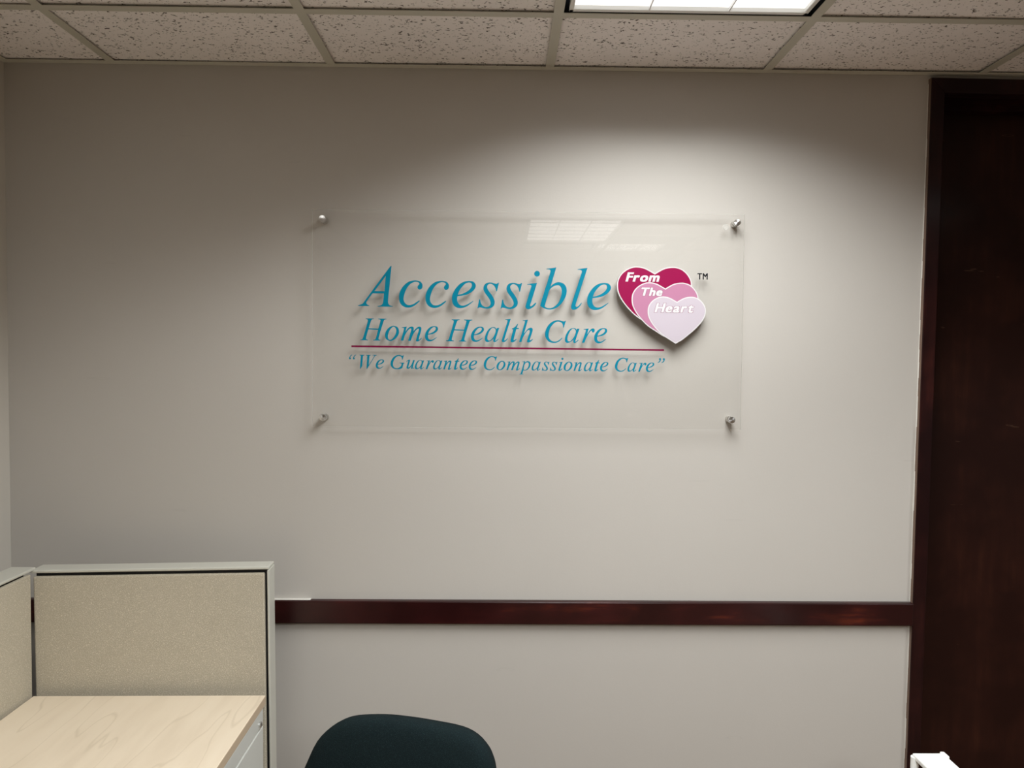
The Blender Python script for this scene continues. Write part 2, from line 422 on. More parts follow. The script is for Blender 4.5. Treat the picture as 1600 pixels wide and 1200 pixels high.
bm = new(); box(bm, tx1-0.005, DOOR_X1-TRIM_W+0.017, 0.060, 0.098, HEAD_Z0-0.02, HEAD_Z0-0.0062); obj('door_stop', bm, M['trim'], frame)
bm = new()   # ragged bead of wall paint where wall meets casing
zz = 0.0
while zz < 2.415:
    h = random.uniform(0.03, 0.09); tk = random.uniform(0.0005, 0.0014)
    box(bm, tx0-tk, tx0-0.0002, -random.uniform(0.002, 0.005), 0.0, zz, min(zz+h, 2.415)); zz += h
o = obj('paint_bead', bm, M['edge_white'], frame)

frame.location.x = tx0 - HEAD_Z1*math.tan(LEAN); frame.rotation_euler = (0, LEAN, 0)
door.location.x = 1.25 - HEAD_Z1*math.tan(LEAN); door.rotation_euler = (0, LEAN, 0)

# ------------------------------------------------------------------ ceiling lights
def ceiling_light(x0, x1, y0, y1, lab):
    t = thing('ceiling_light', lab, 'light', ((x0+x1)/2, (y0+y1)/2, H_CEIL), 0, 'recessed ceiling lights')
    z = H_CEIL
    ins = 0.0235                                    # dark gap inside the grid opening
    a, b, c, d = x0+ins, x1-ins, y1+ins, y0-0.017
    bm = new()                                      # housing: open-bottomed black tray
    box(bm, x0+0.003, x1-0.003, y1+0.003, y0-0.003, z+0.115, z+0.12)
    for q in ((x0+0.003, x0+0.005, y1+0.003, y0-0.003), (x1-0.005, x1-0.003, y1+0.003, y0-0.003),
              (x0+0.003, x1-0.003, y1+0.003, y1+0.005), (x0+0.003, x1-0.003, y0-0.005, y0-0.003)):
        box(bm, *q, z+0.002, z+0.115)
    obj('housing', bm, M['void'], t)
    bm = new(); fw_ = 0.011
    for q in ((a, a+fw_, c, d), (b-fw_, b, c, d), (a, b, c, c+fw_), (a, b, d-fw_, d)):
        box(bm, *q, z+0.001, z+0.014, 0, 0.0015, 1)
    obj('frame', bm, M['light_frame'], t)
    bm = new(); box(bm, a+0.004, b-0.004, c+0.004, d-0.004, z+0.012, z+0.0135)
    obj('diffuser', bm, M['lens'] if y0 > -0.4 else M['lens2'], t)
    for k in (1, 2):
        xm = a + (b-a)*k/3.0
        bm = new(); box(bm, xm-0.0014, xm+0.0014, c+fw_, d-fw_, z+0.003, z+0.0118); obj('louver_blade', bm, M['louver'], t)
    n = 6
    for k in range(1, n):
        ym = c + (d-c)*k/n
        bm = new(); box(bm, a+fw_, b-fw_, ym-0.0014, ym+0.0014, z+0.006, z+0.0119); obj('cross_blade', bm, M['louver'], t)
    return t
for (x0, x1, y0, y1, wt, lab) in LIGHTS: ceiling_light(x0, x1, y0, y1, lab)

# ------------------------------------------------------------------ acrylic sign
SX0, SX1, SZ0, SZ1 = -0.5361, 0.6773, 1.4296, 2.0375
SY0, SY1 = -0.025, -0.0195                    # front and back face of the sheet
sign = thing('acrylic_sign', 'clear acrylic wall sign with teal serif lettering and pink overlapping hearts', 'sign', (0.07, 0.0, 1.73))
sheet = link('acrylic_sheet', bpy.data.meshes.new('acrylic_sheet'), [M['acrylic'], M['acrylic_edge']], sign)
bm = new()
box(bm, SX0, SX1, SY0, SY1, SZ0, SZ1); bmesh.ops.recalc_face_normals(bm, faces=bm.faces[:])
bm.normal_update()
for f in bm.faces: f.material_index = 1 if abs(f.normal.y) < 0.5 else 0
bm.transform(world_of(sign).inverted()); bm.to_mesh(sheet.data); bm.free()

# standoff fixings
def lathe_y(bm, cx, cz, prof, seg=28, mat=0):
    rings = []
    for (r_, y) in prof:
        rings.append([bm.verts.new((cx + r_*math.cos(2*math.pi*k/seg), y, cz + r_*math.sin(2*math.pi*k/seg))) for k in range(seg)] if r_ > 1e-6 else [bm.verts.new((cx, y, cz))])
    for a, b in zip(rings, rings[1:]):
        for k in range(seg):
            k2 = (k+1) % seg
            if len(a) == 1: f = bm.faces.new((a[0], b[k], b[k2]))
            elif len(b) == 1: f = bm.faces.new((a[k], a[k2], b[0]))
            else: f = bm.faces.new((a[k], a[k2], b[k2], b[k]))
            f.material_index = mat
    bmesh.ops.recalc_face_normals(bm, faces=bm.faces[:])
for (x, z) in ((-0.5059, 2.0107), (0.6537, 2.0126), (-0.5045, 1.4557), (0.6493, 1.4577)):
    bm = new(); lathe_y(bm, x, z, [(0.0093, -0.0005), (0.0093, -0.0192), (0.0, -0.0192)])
    st = obj('standoff', bm, M['steel_barrel'], sign, smooth=False)
    bm = new(); lathe_y(bm, x, z, [(0.0098, -0.0252), (0.0098, -0.0345), (0.0088, -0.0358), (0.0, -0.0368)])
    # own origin on the axis, so the turned finish runs round it
    bm.transform(Matrix.Translation((-x, 0, -z)))
    me = bpy.data.meshes.new('cap'); bm.to_mesh(me); bm.free()
    cp = link('cap', me, M['steel'], st); cp.location = Vector((x, 0, z)) - Vector(sign.location)
# clear bumper dot left beside the top right fixing
bm = new(); lathe_y(bm, 0.6243, 2.0012, [(0.0085, -0.0253), (0.008, -0.0262), (0.0055, -0.0264), (0.0045, -0.0256), (0.0, -0.0256)], 20)
obj('bumper_dot', bm, M['acrylic_edge'], sign)

# --- lettering: outlines drawn as closed curves; 'c' after a point marks a corner
def PTS(s):
    out = []
    for tok in s.split():
        c = tok.endswith('c'); x, y = tok.rstrip('c').split(','); out.append((float(x), float(y), c))
    return out
def smooth_loop(pts, n=5):
    N = len(pts); res = []
    for i in range(N):
        p0, p1, p2, p3 = pts[(i-1) % N], pts[i], pts[(i+1) % N], pts[(i+2) % N]
        a = Vector(p1[:2]); b = Vector(p2[:2])
        d = (b-a).length
        if p1[2] and p2[2]: res.append(a); continue
        def tang(q0, q1, q2):
            v = Vector(q2[:2]) - Vector(q0[:2]); l0 = (Vector(q1[:2])-Vector(q0[:2])).length; l2 = (Vector(q2[:2])-Vector(q1[:2])).length
            return v / max(l0+l2, 1e-6)
        ta = tang(p0, p1, p2) if not p1[2] else None
        tb = tang(p1, p2, p3) if not p2[2] else None
        if ta is None: ta = ((b-a)*1.5/max(d, 1e-6) - tb*0.5)
        if tb is None: tb = ((b-a)*1.5/max(d, 1e-6) - ta*0.5)
        ta = ta*d; tb = tb*d
        for k in range(n):
            s = k/n; h1 = 2*s**3-3*s**2+1; h2 = s**3-2*s**2+s; h3 = -2*s**3+3*s**2; h4 = s**3-s**2
            res.append(a*h1 + ta*h2 + b*h3 + tb*h4)
    return res
def conv(s, x0, base, sc, slope=0.0):
    return [((x-x0)/sc, (base + slope*(x-x0) - y)/sc, c) for x, y, c in PTS(s)]
def circ(cx, cy, r, n=20): return [(cx+r*math.cos(2*math.pi*k/n), cy+r*math.sin(2*math.pi*k/n), False) for k in range(n)]
G = {}   # glyph -> (advance, [pieces]), piece = [outer, hole, ...]
sA = 1.2553
G['A'] = (611, [[conv('757,140c 735,140c 352,660 195,875 150,930 60,962c 60,976c 295,978c 295,966c 245,940 232,900 262,848 362,712c 600,714c 586,880 560,948 470,975c 470,988c 790,990c 790,978c 716,952 690,890 718,560', 114, 980, sA, 0.010),
                conv('402,665c 636,350c 612,667c', 114, 980, sA, 0.010)]])
G['c'] = (444, [[conv('1358,870c 1270,950 1190,995 1100,1010 1010,985 945,920 918,810 935,690 1000,570 1100,480 1190,447 1280,440 1360,460 1405,510 1412,560 1395,610 1350,630 1315,610 1306,572 1325,538 1345,512 1335,488 1290,470 1230,475 1150,520 1080,610 1035,720 1015,820 1030,890 1080,945 1150,955 1230,930 1290,890 1345,855c', 880, 993, sA)]])
G['e'] = (444, [[conv('878,815c 800,880 720,935 600,965 500,940 440,870 420,760 440,660 500,550 590,455 690,405 800,393 880,415 922,480 905,550 840,620 740,675 640,700 538,712c 531,770 545,840 590,895 660,910 740,885 800,850 865,810c', 381, 951, sA),
                conv('545,686c 640,662 740,612 810,550 838,490 825,440 780,425 710,445 640,510 580,590 555,650', 381, 951, sA)]])
G['s'] = (389, [[conv('1395,405c 1352,592c 1332,592c 1320,530 1280,465 1215,432 1160,447 1136,490 1150,550 1190,610 1250,690 1293,770 1306,830 1290,900 1230,952 1150,972 1070,965 1010,950 970,947 946,965c 930,965c 963,772c 986,772c 1000,840 1040,905 1100,935 1160,930 1203,895 1215,850 1200,790 1150,710 1090,630 1058,560 1060,490 1100,432 1170,405 1240,406 1300,425 1345,428 1372,405c', 905, 955, 1.30)]])
G['i'] = (278, [[conv('660,424c 540,830 520,890 530,915 560,903 600,868 635,838c 652,850c 600,920 540,962 480,978 440,965 422,925 432,870 535,520 541,485 510,465 455,468c 455,455c 560,438', 360, 963, sA)],
                [conv(' '.join('%.1f,%.1f' % (657+60*math.cos(k*math.pi/10), 233+60*math.sin(k*math.pi/10)) for k in range(20)), 360, 963, sA)]])
G['b'] = (500, [[conv('1080,118c 962,525c 1000,482 1070,437 1150,425 1240,455 1293,530 1305,620 1280,730 1210,850 1110,945 1010,985 920,990 830,965 755,920c 765,860 955,225 957,185 930,165 875,160c 875,148c 980,136', 730, 977, 1.24),
                conv('845,930c 900,960 970,965 1050,930 1130,850 1180,740 1200,640 1195,560 1160,502 1110,488 1040,505 975,550 935,610 915,680', 730, 977, 1.24)]])
G['l'] = (278, [[conv('650,117c 420,855 408,912 425,938 460,925 500,885 528,850c 542,858c 500,925 440,978 380,998 330,985 315,945 325,885 526,225 531,187 505,165 440,160c 440,148c 540,134', 264, 985, sA)]])
sH = 0.643
G['H'] = (722, [[conv('145,92c 300,93c 300,102c 262,112 243,145 200,282c 392,289c 430,150 432,118 390,105c 390,95c 550,97c 550,106c 510,118 490,155 398,460 400,495 432,508c 432,517c 290,515c 290,505c 330,495 347,460 388,308c 194,301c 150,455 150,490 188,503c 188,512c 38,510c 38,500c 75,490 93,455 180,155 180,115 145,102c', 43, 511, sH, 0.008)]])
G['o'] = (500, [[conv('690,238 760,265 790,335 778,405 738,465 680,510 615,528 545,500 515,430 527,360 565,300 622,255', 498, 521, sH),
                conv('685,255 722,278 738,328 725,390 695,448 655,492 612,510 582,492 570,440 583,372 613,312 650,270', 498, 521, sH)]])
G['m'] = (722, [[conv('945,245c 917,352c 950,303 990,262 1040,245 1075,255 1083,288 1072,345c 1110,298 1160,255 1200,245 1230,262 1232,305 1187,465 1182,490 1197,493 1233,460c 1241,468c 1200,510 1160,528 1132,518 1136,485 1180,330 1186,295 1175,280 1140,300 1095,355 1060,420 1025,517c 975,517c 1030,330 1036,290 1020,278 985,300 938,360 905,425 878,516c 830,516c 888,310 892,280 875,269 850,270c 850,261c 900,255', 822, 517, sH)]])
nn = '945,245c 917,352c 955,300 1005,255 1045,245 1075,262 1077,305 1032,465 1027,490 1042,493 1078,460c 1086,468c 1045,510 1005,528 977,518 981,485 1025,330 1031,295 1020,280 985,300 940,355 905,425 878,516c 830,516c 888,310 892,280 875,269 850,270c 850,261c 900,255'
G['n'] = (500, [[conv(nn, 822, 517, sH)]])
n_units = conv(nn, 822, 517, sH)
G['u'] = (500, [[[(517 - x, 430 - y, c) for x, y, c in n_units]]])
sCz = 0.755
G['a'] = (500, [[conv('887,349c 802,605 796,642 815,640 865,597c 873,605c 830,650 785,672 755,660 752,625 763,585c 720,625 660,662 610,672 568,650 555,590 575,500 620,415 680,355 750,335 800,347 824,387c 833,352c', 542, 664, sCz),
                conv('750,347 795,372 806,420 782,505 735,583 680,633 645,640 616,615 613,550 637,470 680,393 720,354', 542, 664, sCz)]])
G['r'] = (389, [[conv('1070,345c 1030,490c 1060,440 1110,372 1160,342 1200,350 1213,385 1197,423 1165,430 1148,405 1142,388 1120,397 1085,437 1035,525 1005,585 975,665c 920,665c 1003,410 1007,378 990,366 960,368c 960,358c 1020,352', 886, 665, sCz)]])
C_out = '577,168c 530,320c 514,318c 508,258 478,212 420,190 350,195 280,245 212,340 180,450 182,540 212,600 270,636 340,644 400,624 450,590 490,552c 500,562c 440,625 380,660 300,672 210,655 140,600 100,520 100,430 135,330 200,240 290,180 370,158 440,162 500,180 540,182 562,168c'
G['C'] = (667, [[conv(C_out, 45, 660, sCz)]])
G['G'] = (722, [[conv(C_out, 52, 660, sCz)],
                [[(500, 293, 1), (722, 293, 1), (722, 278, 1), (690, 262, 0), (672, 225, 0), (628, 48, 1), (560, 8, 0), (470, -14, 0), (400, -16, 1), (440, 8, 0), (520, 40, 0), (556, 80, 0), (592, 215, 0), (592, 255, 0), (560, 273, 0), (500, 278, 1)]]])
sT = 0.57
G['t'] = (278, [[conv('1271,183c 1247,250c 1285,253c 1283,270c 1240,270c 1200,430 1196,460 1212,460 1240,437c 1247,445c 1210,482 1180,497 1150,490 1144,460 1190,275c 1163,272c 1164,262c 1210,240 1240,210 1258,183c', 1124, 490, sT)]])
G['h'] = (500, [[conv('1440,110c 1372,348c 1400,315 1450,260 1500,245 1525,268 1520,312 1481,430 1474,458 1488,463 1524,435c 1530,445c 1490,485 1455,498 1430,490 1432,455 1470,335 1475,295 1460,280 1420,308 1378,370 1347,430 1330,491c 1290,491c 1384,165 1388,138 1375,126 1350,127c 1350,119c 1400,115', 1279, 491, sT)]])
G['p'] = (500, [[PTS('195,441c 172,352c 218,397 274,433 338,441 410,417 453,357 461,285 441,198 386,102 306,26 226,-8 160,-10 112,6c 62,-165 64,-188 115,-197c 115,-205c -75,-205c -75,-197c -38,-190 -14,-162 125,340 132,385 115,405 50,408c 50,417c 120,428'),
                PTS('118,45c 150,16 194,10 258,38 322,102 362,190 378,269 374,333 346,381 306,390 250,372 198,330 165,270 150,220')]])
G['W'] = (833, [[PTS('145,645c 238,645c 195,115c 120,-18c 98,-18c')], [PTS('104,-18c 122,-18c 485,610c 462,560c 180,75c')],
                [PTS('455,645c 552,645c 512,115c 438,-18c 416,-18c')], [PTS('422,-18c 440,-18c 832,632c 808,632c 500,110c')],
                [PTS('71,653c 310,653c 310,640c 240,620 140,620 71,640c')], [PTS('385,653c 610,653c 610,640c 545,620 455,620 385,640c')],
                [PTS('706,653c 906,653c 906,640c 850,630 830,610c 800,615c 790,632 706,640c')]])
ql = '318,662c 250,625 212,575 186,520 172,480 182,448 212,436 246,448 256,482 242,512 222,530 250,585 322,650c'
qr = '165,436c 240,470 285,520 305,575 312,622 296,655 266,664 232,652 222,618 236,588 258,572 238,520 160,448c'
G['“'] = (556, [[PTS(ql)], [[(x+188, y, c) for x, y, c in PTS(ql)]]])
G['”'] = (556, [[PTS(qr)], [[(x+188, y, c) for x, y, c in PTS(qr)]]])

def fill_mesh(loops_groups, depth, name, weight=0.0):
    """flat filled curve(s), extruded; loops in the XY plane -> bmesh with x right, z up, y towards the wall"""
    bm = new(); layer = 0
    for loops in loops_groups:
        cu = bpy.data.curves.new('tmp', 'CURVE'); cu.dimensions = '2D'; cu.fill_mode = 'BOTH'; cu.extrude = depth/2; cu.offset = weight
        for lp in loops:
            sp = cu.splines.new('POLY'); sp.points.add(len(lp)-1)
            for q, v in zip(sp.points, lp): q.co = (v[0], v[1], 0, 1)
            sp.use_cyclic_u = True
        ob = bpy.data.objects.new('tmp', cu)
        me = ob.to_mesh(); b2 = bmesh.new(); b2.from_mesh(me); ob.to_mesh_clear()
        bpy.data.objects.remove(ob); bpy.data.curves.remove(cu)
        bmesh.ops.remove_doubles(b2, verts=b2.verts[:], dist=1e-7)
        for f in b2.faces: f.smooth = False
        for v in b2.verts: v.co.z += 0.00004*layer
        layer += 1; merge(bm, b2)
    bm.transform(Matrix(((1, 0, 0, 0), (0, 0, -1, 0), (0, 1, 0, 0), (0, 0, 0, 1))) @ Matrix.Identity(4))
    return bm
VINYL = 0.0005
def text_line(s, x0, z0, z1, x1, sx, sz, mat, weight=0.0):
    """a line of text from x0 along the baseline z0 -> z1"""
    pen = 0.0; ang = math.atan2(z1-z0, x1-x0); cache = {}
    for ch in s:
        if ch == ' ': pen += 250; continue
        adv, pieces = G[ch]
        if ch not in cache:
            lp = [[[(v.x*sx, v.y*sz) for v in smooth_loop(l)] for l in pc] for pc in pieces]
            bm = fill_mesh(lp, VINYL, ch, weight)
            me = bpy.data.meshes.new('letter'); bm.to_mesh(me); bm.free(); me.materials.append(mat); cache[ch] = me
        o = bpy.data.objects.new('letter', cache[ch]); C.objects.link(o); o.parent = sign
        ox = x0 + pen*sx*math.cos(ang); oz = z0 + pen*sx*math.sin(ang)
        o.location = Vector((ox, SY0-0.0003-VINYL/2, oz)) - Vector(sign.location); o.rotation_euler = (0, -ang, 0)
        pen += adv
text_line('Accessible', -0.4005, 1.7693, 1.7664, 0.2989, 0.0001670, 0.0001681, M['teal'])
text_line('Home Health Care', -0.4004, 1.6739, 1.6725, 0.2868, 0.00009134, 0.00009367, M['teal'], 0.0002)
uT = 0.00005780
text_line('We Guarantee Compassionate Care”', -0.4036-71*uT, 1.5948, 1.5924, 0.4268, uT, uT, M['teal'], 0.0003)
text_line('“', -0.4331-166*uT, 1.5948, 1.5948, 0.4, uT, uT, M['teal'], 0.0003)
bm = new()
b2 = new(); box(b2, -0.4264, 0.4553, SY0-0.0008, SY0-0.0003, -0.0024, 0.0024)
merge(bm, b2, Matrix.Translation((0, 0, 1.6553)) @ Matrix.Rotation(0.0032, 4, 'Y'))
obj('rule_line', bm, M['magenta_line'], sign)

# --- emblem of three overlapping hearts
HEART = PTS('808,155c 880,110 970,65 1080,42 1180,45 1290,85 1380,165 1440,270 1453,370 1430,480 1370,590 1270,710 1130,840 960,980 790,1085c 640,990 480,885 350,760 240,620 175,490 157,380 170,270 225,170 320,90 430,45 530,40 640,65 730,110')
hl = smooth_loop(HEART, 6)
hx0, hx1 = min(v.x for v in hl), max(v.x for v in hl); hy0, hy1 = min(v.y for v in hl), max(v.y for v in hl)
hl = [Vector(((v.x-hx0)/(hx1-hx0), (hy0-v.y)/(hx1-hx0))) for v in hl]    # width 1, top at 0
hl.reverse()
def inset(loop, d):
    N = len(loop); out = []
    area = sum(loop[i].x*loop[(i+1) % N].y - loop[(i+1) % N].x*loop[i].y for i in range(N))
    sg = 1 if area > 0 else -1
    for i in range(N):
        a, b, c = loop[i-1], loop[i], loop[(i+1) % N]
        e1 = (b-a); e2 = (c-b)
        if e1.length < 1e-9 or e2.length < 1e-9: out.append(b.copy()); continue
        n1 = Vector((-e1.y, e1.x)).normalized()*sg; n2 = Vector((-e2.y, e2.x)).normalized()*sg
        n = (n1+n2); k = max(n.dot(n1), 0.35); out.append(b + n*(d/k))
    return out
emb = bpy.data.objects.new('heart_emblem', None); C.objects.link(emb); emb.parent = sign
emb.location = Vector((0.44, SY0, 1.78)) - Vector(sign.location); emb['label'] = 'raised pink heart emblem'
hearts = [(0.3181, 1.8877, 0.2111, 'heart_dark', 0.0080), (0.3599, 1.8435, 0.1883, 'heart_mid', 0.0086), (0.4053, 1.8044, 0.1642, 'heart_pale', 0.0092)]
for (x, z, wd, mk, th) in hearts:
    lp = [Vector((x + v.x*wd, z + v.y*wd)) for v in hl]
    bm = fill_mesh([[lp]], th, 'p'); bm.transform(Matrix.Translation((0, SY0-0.0003-th/2, 0)))
    bm.normal_update()
    for f in bm.faces: f.material_index = 1 if abs(f.normal.y) < 0.5 else 0
    obj('heart_plate', bm, [M['heart_white'], M['heart_edge']], emb)
    ip = inset(lp, 0.0030)
    bm = fill_mesh([[ip]], 0.0003, 'p'); bm.transform(Matrix.Translation((0, SY0-0.0003-th-0.00015, 0)))
    obj('heart_face', bm, M[mk], emb)
# words on the hearts: bold slanted sans, each stroke thickened by offset prints
def word(s, x0, x1, z0, z1, y, mat, bold, shear, gap, parent, name='letter', wide=0.0):
    """bold = how far the print is thickened (m); wide = the same, but the letters keep the places of the thinner print"""
    gl = []
    for ch in s:
        cu = bpy.data.curves.new('tmp', 'FONT'); cu.body = ch; cu.size = 1.0; cu.fill_mode = 'BOTH'; cu.resolution_u = 4
        ob = bpy.data.objects.new('tmp', cu); me = ob.to_mesh()
        b2 = bmesh.new(); b2.from_mesh(me); ob.to_mesh_clear(); bpy.data.objects.remove(ob); bpy.data.curves.remove(cu)
        xs = [v.co.x for v in b2.verts]; gl.append((b2, min(xs), max(xs)))
    ys = [v.co.y for v in gl[0][0].verts]; y0_, y1_ = min(ys), max(ys)
    pen = 0.0; items = []
    for b2, a, b in gl:
        items.append((b2, pen - a)); pen += (b-a) + gap
    tot = pen - gap
    zi0, zi1 = z0 + bold, z1 - bold
    kz = (z1-z0-1.2*bold)/(y1_-y0_); zi0 = z0 + 0.6*bold; kx = (x1-x0-2*bold-shear*(z1-z0))/tot
    d = bold + wide
    shifts = [(0, 0)] + [(px*d + shear*pz*d*0.6, pz*d*0.6) for px in (-1, -0.75, -0.5, -0.25, 0, 0.25, 0.5, 0.75, 1) for pz in (-1, 1)] + [(-d, 0), (d, 0)]
    for b2, dx in items:
        for v in b2.verts:
            v.co = Vector((x0 + bold + (v.co.x+dx)*kx + shear*((v.co.y-y0_)*kz + bold), 0, zi0 + (v.co.y-y0_)*kz))
        b2.normal_update()
        for f in b2.faces:
            f.smooth = False
            if f.normal.y > 0: f.normal_flip()
        me = bpy.data.meshes.new('tmp'); b2.to_mesh(me); b2.free()
        bm = new()
        for k, (sx_, sz_) in enumerate(shifts):
            n0 = len(bm.verts); bm.from_mesh(me); bm.verts.ensure_lookup_table()
            for v in bm.verts[n0:]: v.co += Vector((sx_, y - 0.000008*k, sz_))
        bpy.data.meshes.remove(me)
        obj(name, bm, mat, parent)
yf = lambda th: SY0-0.0003-th-0.0003
def hword(s, x0, x1, z0, z1, th, out):
    if out: word(s, x0, x1, z0, z1, yf(th)-0.00006, M['outline'], 0.0016, 0.26, 0.15, emb, 'letter_outline', 0.0009)
    word(s, x0, x1, z0, z1, yf(th)-0.0003, M['white_print'], 0.0016, 0.26, 0.15, emb)
hword('From', 0.3413, 0.4414, 1.8448, 1.8707, 0.0080, False)
hword('The', 0.3817, 0.4500, 1.8056, 1.8285, 0.0086, True)
hword('Heart', 0.4237, 0.5387, 1.7593, 1.7855, 0.0092, True)
word('TM', 0.5462, 0.5756, 1.8536, 1.8713, SY0-0.0004, M['black_print'], 0.0007, 0.0, 0.16, sign)


# ------------------------------------------------------------------ cubicle partitions
def fabric_panel(bm, x0, x1, y0, y1, z0, z1):
    box(bm, x0, x1, y0, y1, z0, z1, 0, 0.004, 2)
# back panel, turned a little out of the wall's line
PB = Vector((-0.6190, -0.1560, 0.0)); PH = 1.067; PL = 0.613; PT = 0.054
back = thing('cubicle_partition', 'low beige fabric cubicle partition standing against the back wall behind the desk', 'partition', PB, R(-2.1))
def part_local(name, bm, mat, parent, smooth=False):
    me = bpy.data.meshes.new(name); bm.normal_update(); bm.to_mesh(me); bm.free(); return link(name, me, mat, parent, smooth)
def partition(t, L, gap_left, cap_left, endtrim=True):
    """local frame: runs along -x from the origin, front face at y=0, back at y=PT"""
    bm = new(); box(bm, -L+gap_left+0.004, -0.0045, 0.012, PT-0.012, 0.02, PH-0.010); part_local('core', bm, M['panel_dark'], t)
    bm = new(); fabric_panel(bm, -L+gap_left, -0.0120, 0.002, 0.0125, 0.06, PH-0.0175); part_local('fabric_panel', bm, M['fabric'], t)
    bm = new(); fabric_panel(bm, -L+gap_left, -0.0120, PT-0.0125, PT-0.002, 0.06, PH-0.0175); part_local('fabric_panel', bm, M['fabric'], t)
    bm = new(); box(bm, -L-cap_left, 0.0, -0.001, PT, PH-0.0080, PH, 0, 0.0025, 2); part_local('top_cap', bm, M['panel_paint'], t)
    if endtrim:
        bm = new(); box(bm, -0.0048, 0.0006, -0.0004, PT-0.0006, 0.015, PH-0.0100, 0, 0.002, 2); part_local('end_trim', bm, M['panel_paint'], t)
        bm = new(); box(bm, -0.0030, 0.0016, 0.003, PT-0.003, PH-0.026, PH-0.0082, 0, 0.001, 1); part_local('corner_clip', bm, M['panel_paint'], t)
    for x in (-L+0.08, -0.08):
        bm = new(); box(bm, x-0.02, x+0.02, 0.012, PT-0.012, 0.0, 0.02, 0, 0.003, 1); part_local('foot', bm, M['panel_dark'], t)
partition(back, PL, 0.004, 0.0)
back.location = (-0.6085, -0.1520, 0.0); back.rotation_euler = (R(0), R(-0.55), R(2.4))
# left panel, running towards the camera
left = thing('cubicle_partition', 'low beige fabric cubicle partition running towards the camera along the left wall', 'partition',
             (-1.2230, -0.196, 0.0), R(90.6))
def left_part():
    t = left; L = 1.45; T = 0.064; PHl = PH+0.001
    # local x runs away from the camera after the turn: use -x towards the camera, +y into the left
    bm = new(); box(bm, -L, -0.004, 0.012, T-0.012, 0.02, PHl-0.010); part_local('core', bm, M['panel_dark'], t)
    bm = new(); fabric_panel(bm, -L+0.02, 0.011, 0.002, 0.0125, 0.06, PHl-0.0150); part_local('fabric_panel', bm, M['fabric'], t)
    bm = new(); fabric_panel(bm, -L+0.02, 0.0, T-0.0125, T-0.002, 0.06, PHl-0.0150); part_local('fabric_panel', bm, M['fabric'], t)
    bm = new(); box(bm, -L, 0.027, -0.001, T, PHl-0.0080, PHl, 0, 0.0028, 2); part_local('top_cap', bm, M['panel_paint'], t)
    bm = new(); box(bm, -L-0.001, -L+0.012, 0.0, T-0.001, 0.015, PHl-0.0095, 0, 0.003, 2); part_local('end_trim', bm, M['panel_paint'], t)
    for x in (-L+0.1, -0.1):
        bm = new(); box(bm, x-0.02, x+0.02, 0.012, T-0.012, 0.0, 0.02, 0, 0.003, 1); part_local('foot', bm, M['panel_dark'], t)
left_part()

# ------------------------------------------------------------------ desk and pedestal
DZ = 0.737
desk = thing('desk', 'pale maple desk top in the corner between the two beige partitions', 'desk', (-0.615, -0.19, 0.0), R(0.8))
bm = new(); box(bm, -0.600, 0.0, -1.30, 0.0, DZ-0.0245, DZ, 0, 0.0022, 2)
bm.normal_update()
for f in bm.faces:
    if f.normal.x > 0.8: f.material_index = 1
part_local('desktop', bm, [M['maple'], M['maple_edge']], desk)
for y in (-0.02, -1.22):
    bm = new(); box(bm, -0.594, -0.566, y-0.03, y, 0.0, DZ-0.0245, 0, 0.002, 1); part_local('leg', bm, M['ped'], desk)
bm = new(); box(bm, -0.03, -0.002, -1.28, -1.25, 0.0, DZ-0.0245, 0, 0.002, 1); part_local('leg', bm, M['ped'], desk)

ped = thing('filing_pedestal', 'pale grey steel drawer pedestal under the right edge of the maple desk', 'cabinet', (-0.6190, -0.205, 0.0), R(0.8))
PZ = DZ-0.0247
bm = new(); box(bm, -0.50, -0.004, -0.40, 0.0, 0.03, PZ, 0, 0.002, 1); part_local('body', bm, M['ped'], ped)
def drawer(z0, z1, nm='drawer'):
    bm = new(); box(bm, -0.018, 0.0035, -0.396, -0.004, z0, z1, 0, 0.0022, 2); d = part_local(nm, bm, M['ped'], ped)
    return d
bm = new(); box(bm, -0.02, 0.0022, -0.398, -0.002, 0.6685, PZ-0.001, 0, 0.0015, 1); part_local('top_rail', bm, M['ped'], ped)
for z0, z1 in ((0.52, 0.6655), (0.345, 0.515), (0.045, 0.34)):
    d = drawer(z0, z1)
    bm = new(); box(bm, 0.0035, 0.0095, -0.26, -0.14, z1-0.075, z1-0.062, 0, 0.0015, 1); part_local('handle', bm, M['chrome'], d)
bm = new()
b2 = new(); lathe_y(b2, 0, 0, [(0.0082, 0.0), (0.0082, -0.0035), (0.0066, -0.0050), (0.0055, -0.0042), (0.0, -0.0042)], 20)
merge(bm, b2, Matrix.Translation((0.0022, -0.030, 0.6805)) @ Matrix.Rotation(R(90), 4, 'Z'))
box(bm, 0.0062, 0.0068, -0.0307, -0.0293, 0.676, 0.685, 1)
part_local('lock', bm, [M['chrome'], M['panel_dark']], ped)
for x in (-0.46, -0.05):
    for y in (-0.37, -0.03):
        bm = new(); box(bm, x-0.015, x+0.015, y-0.015, y+0.015, 0.0, 0.03); part_local('foot', bm, M['panel_dark'], ped)

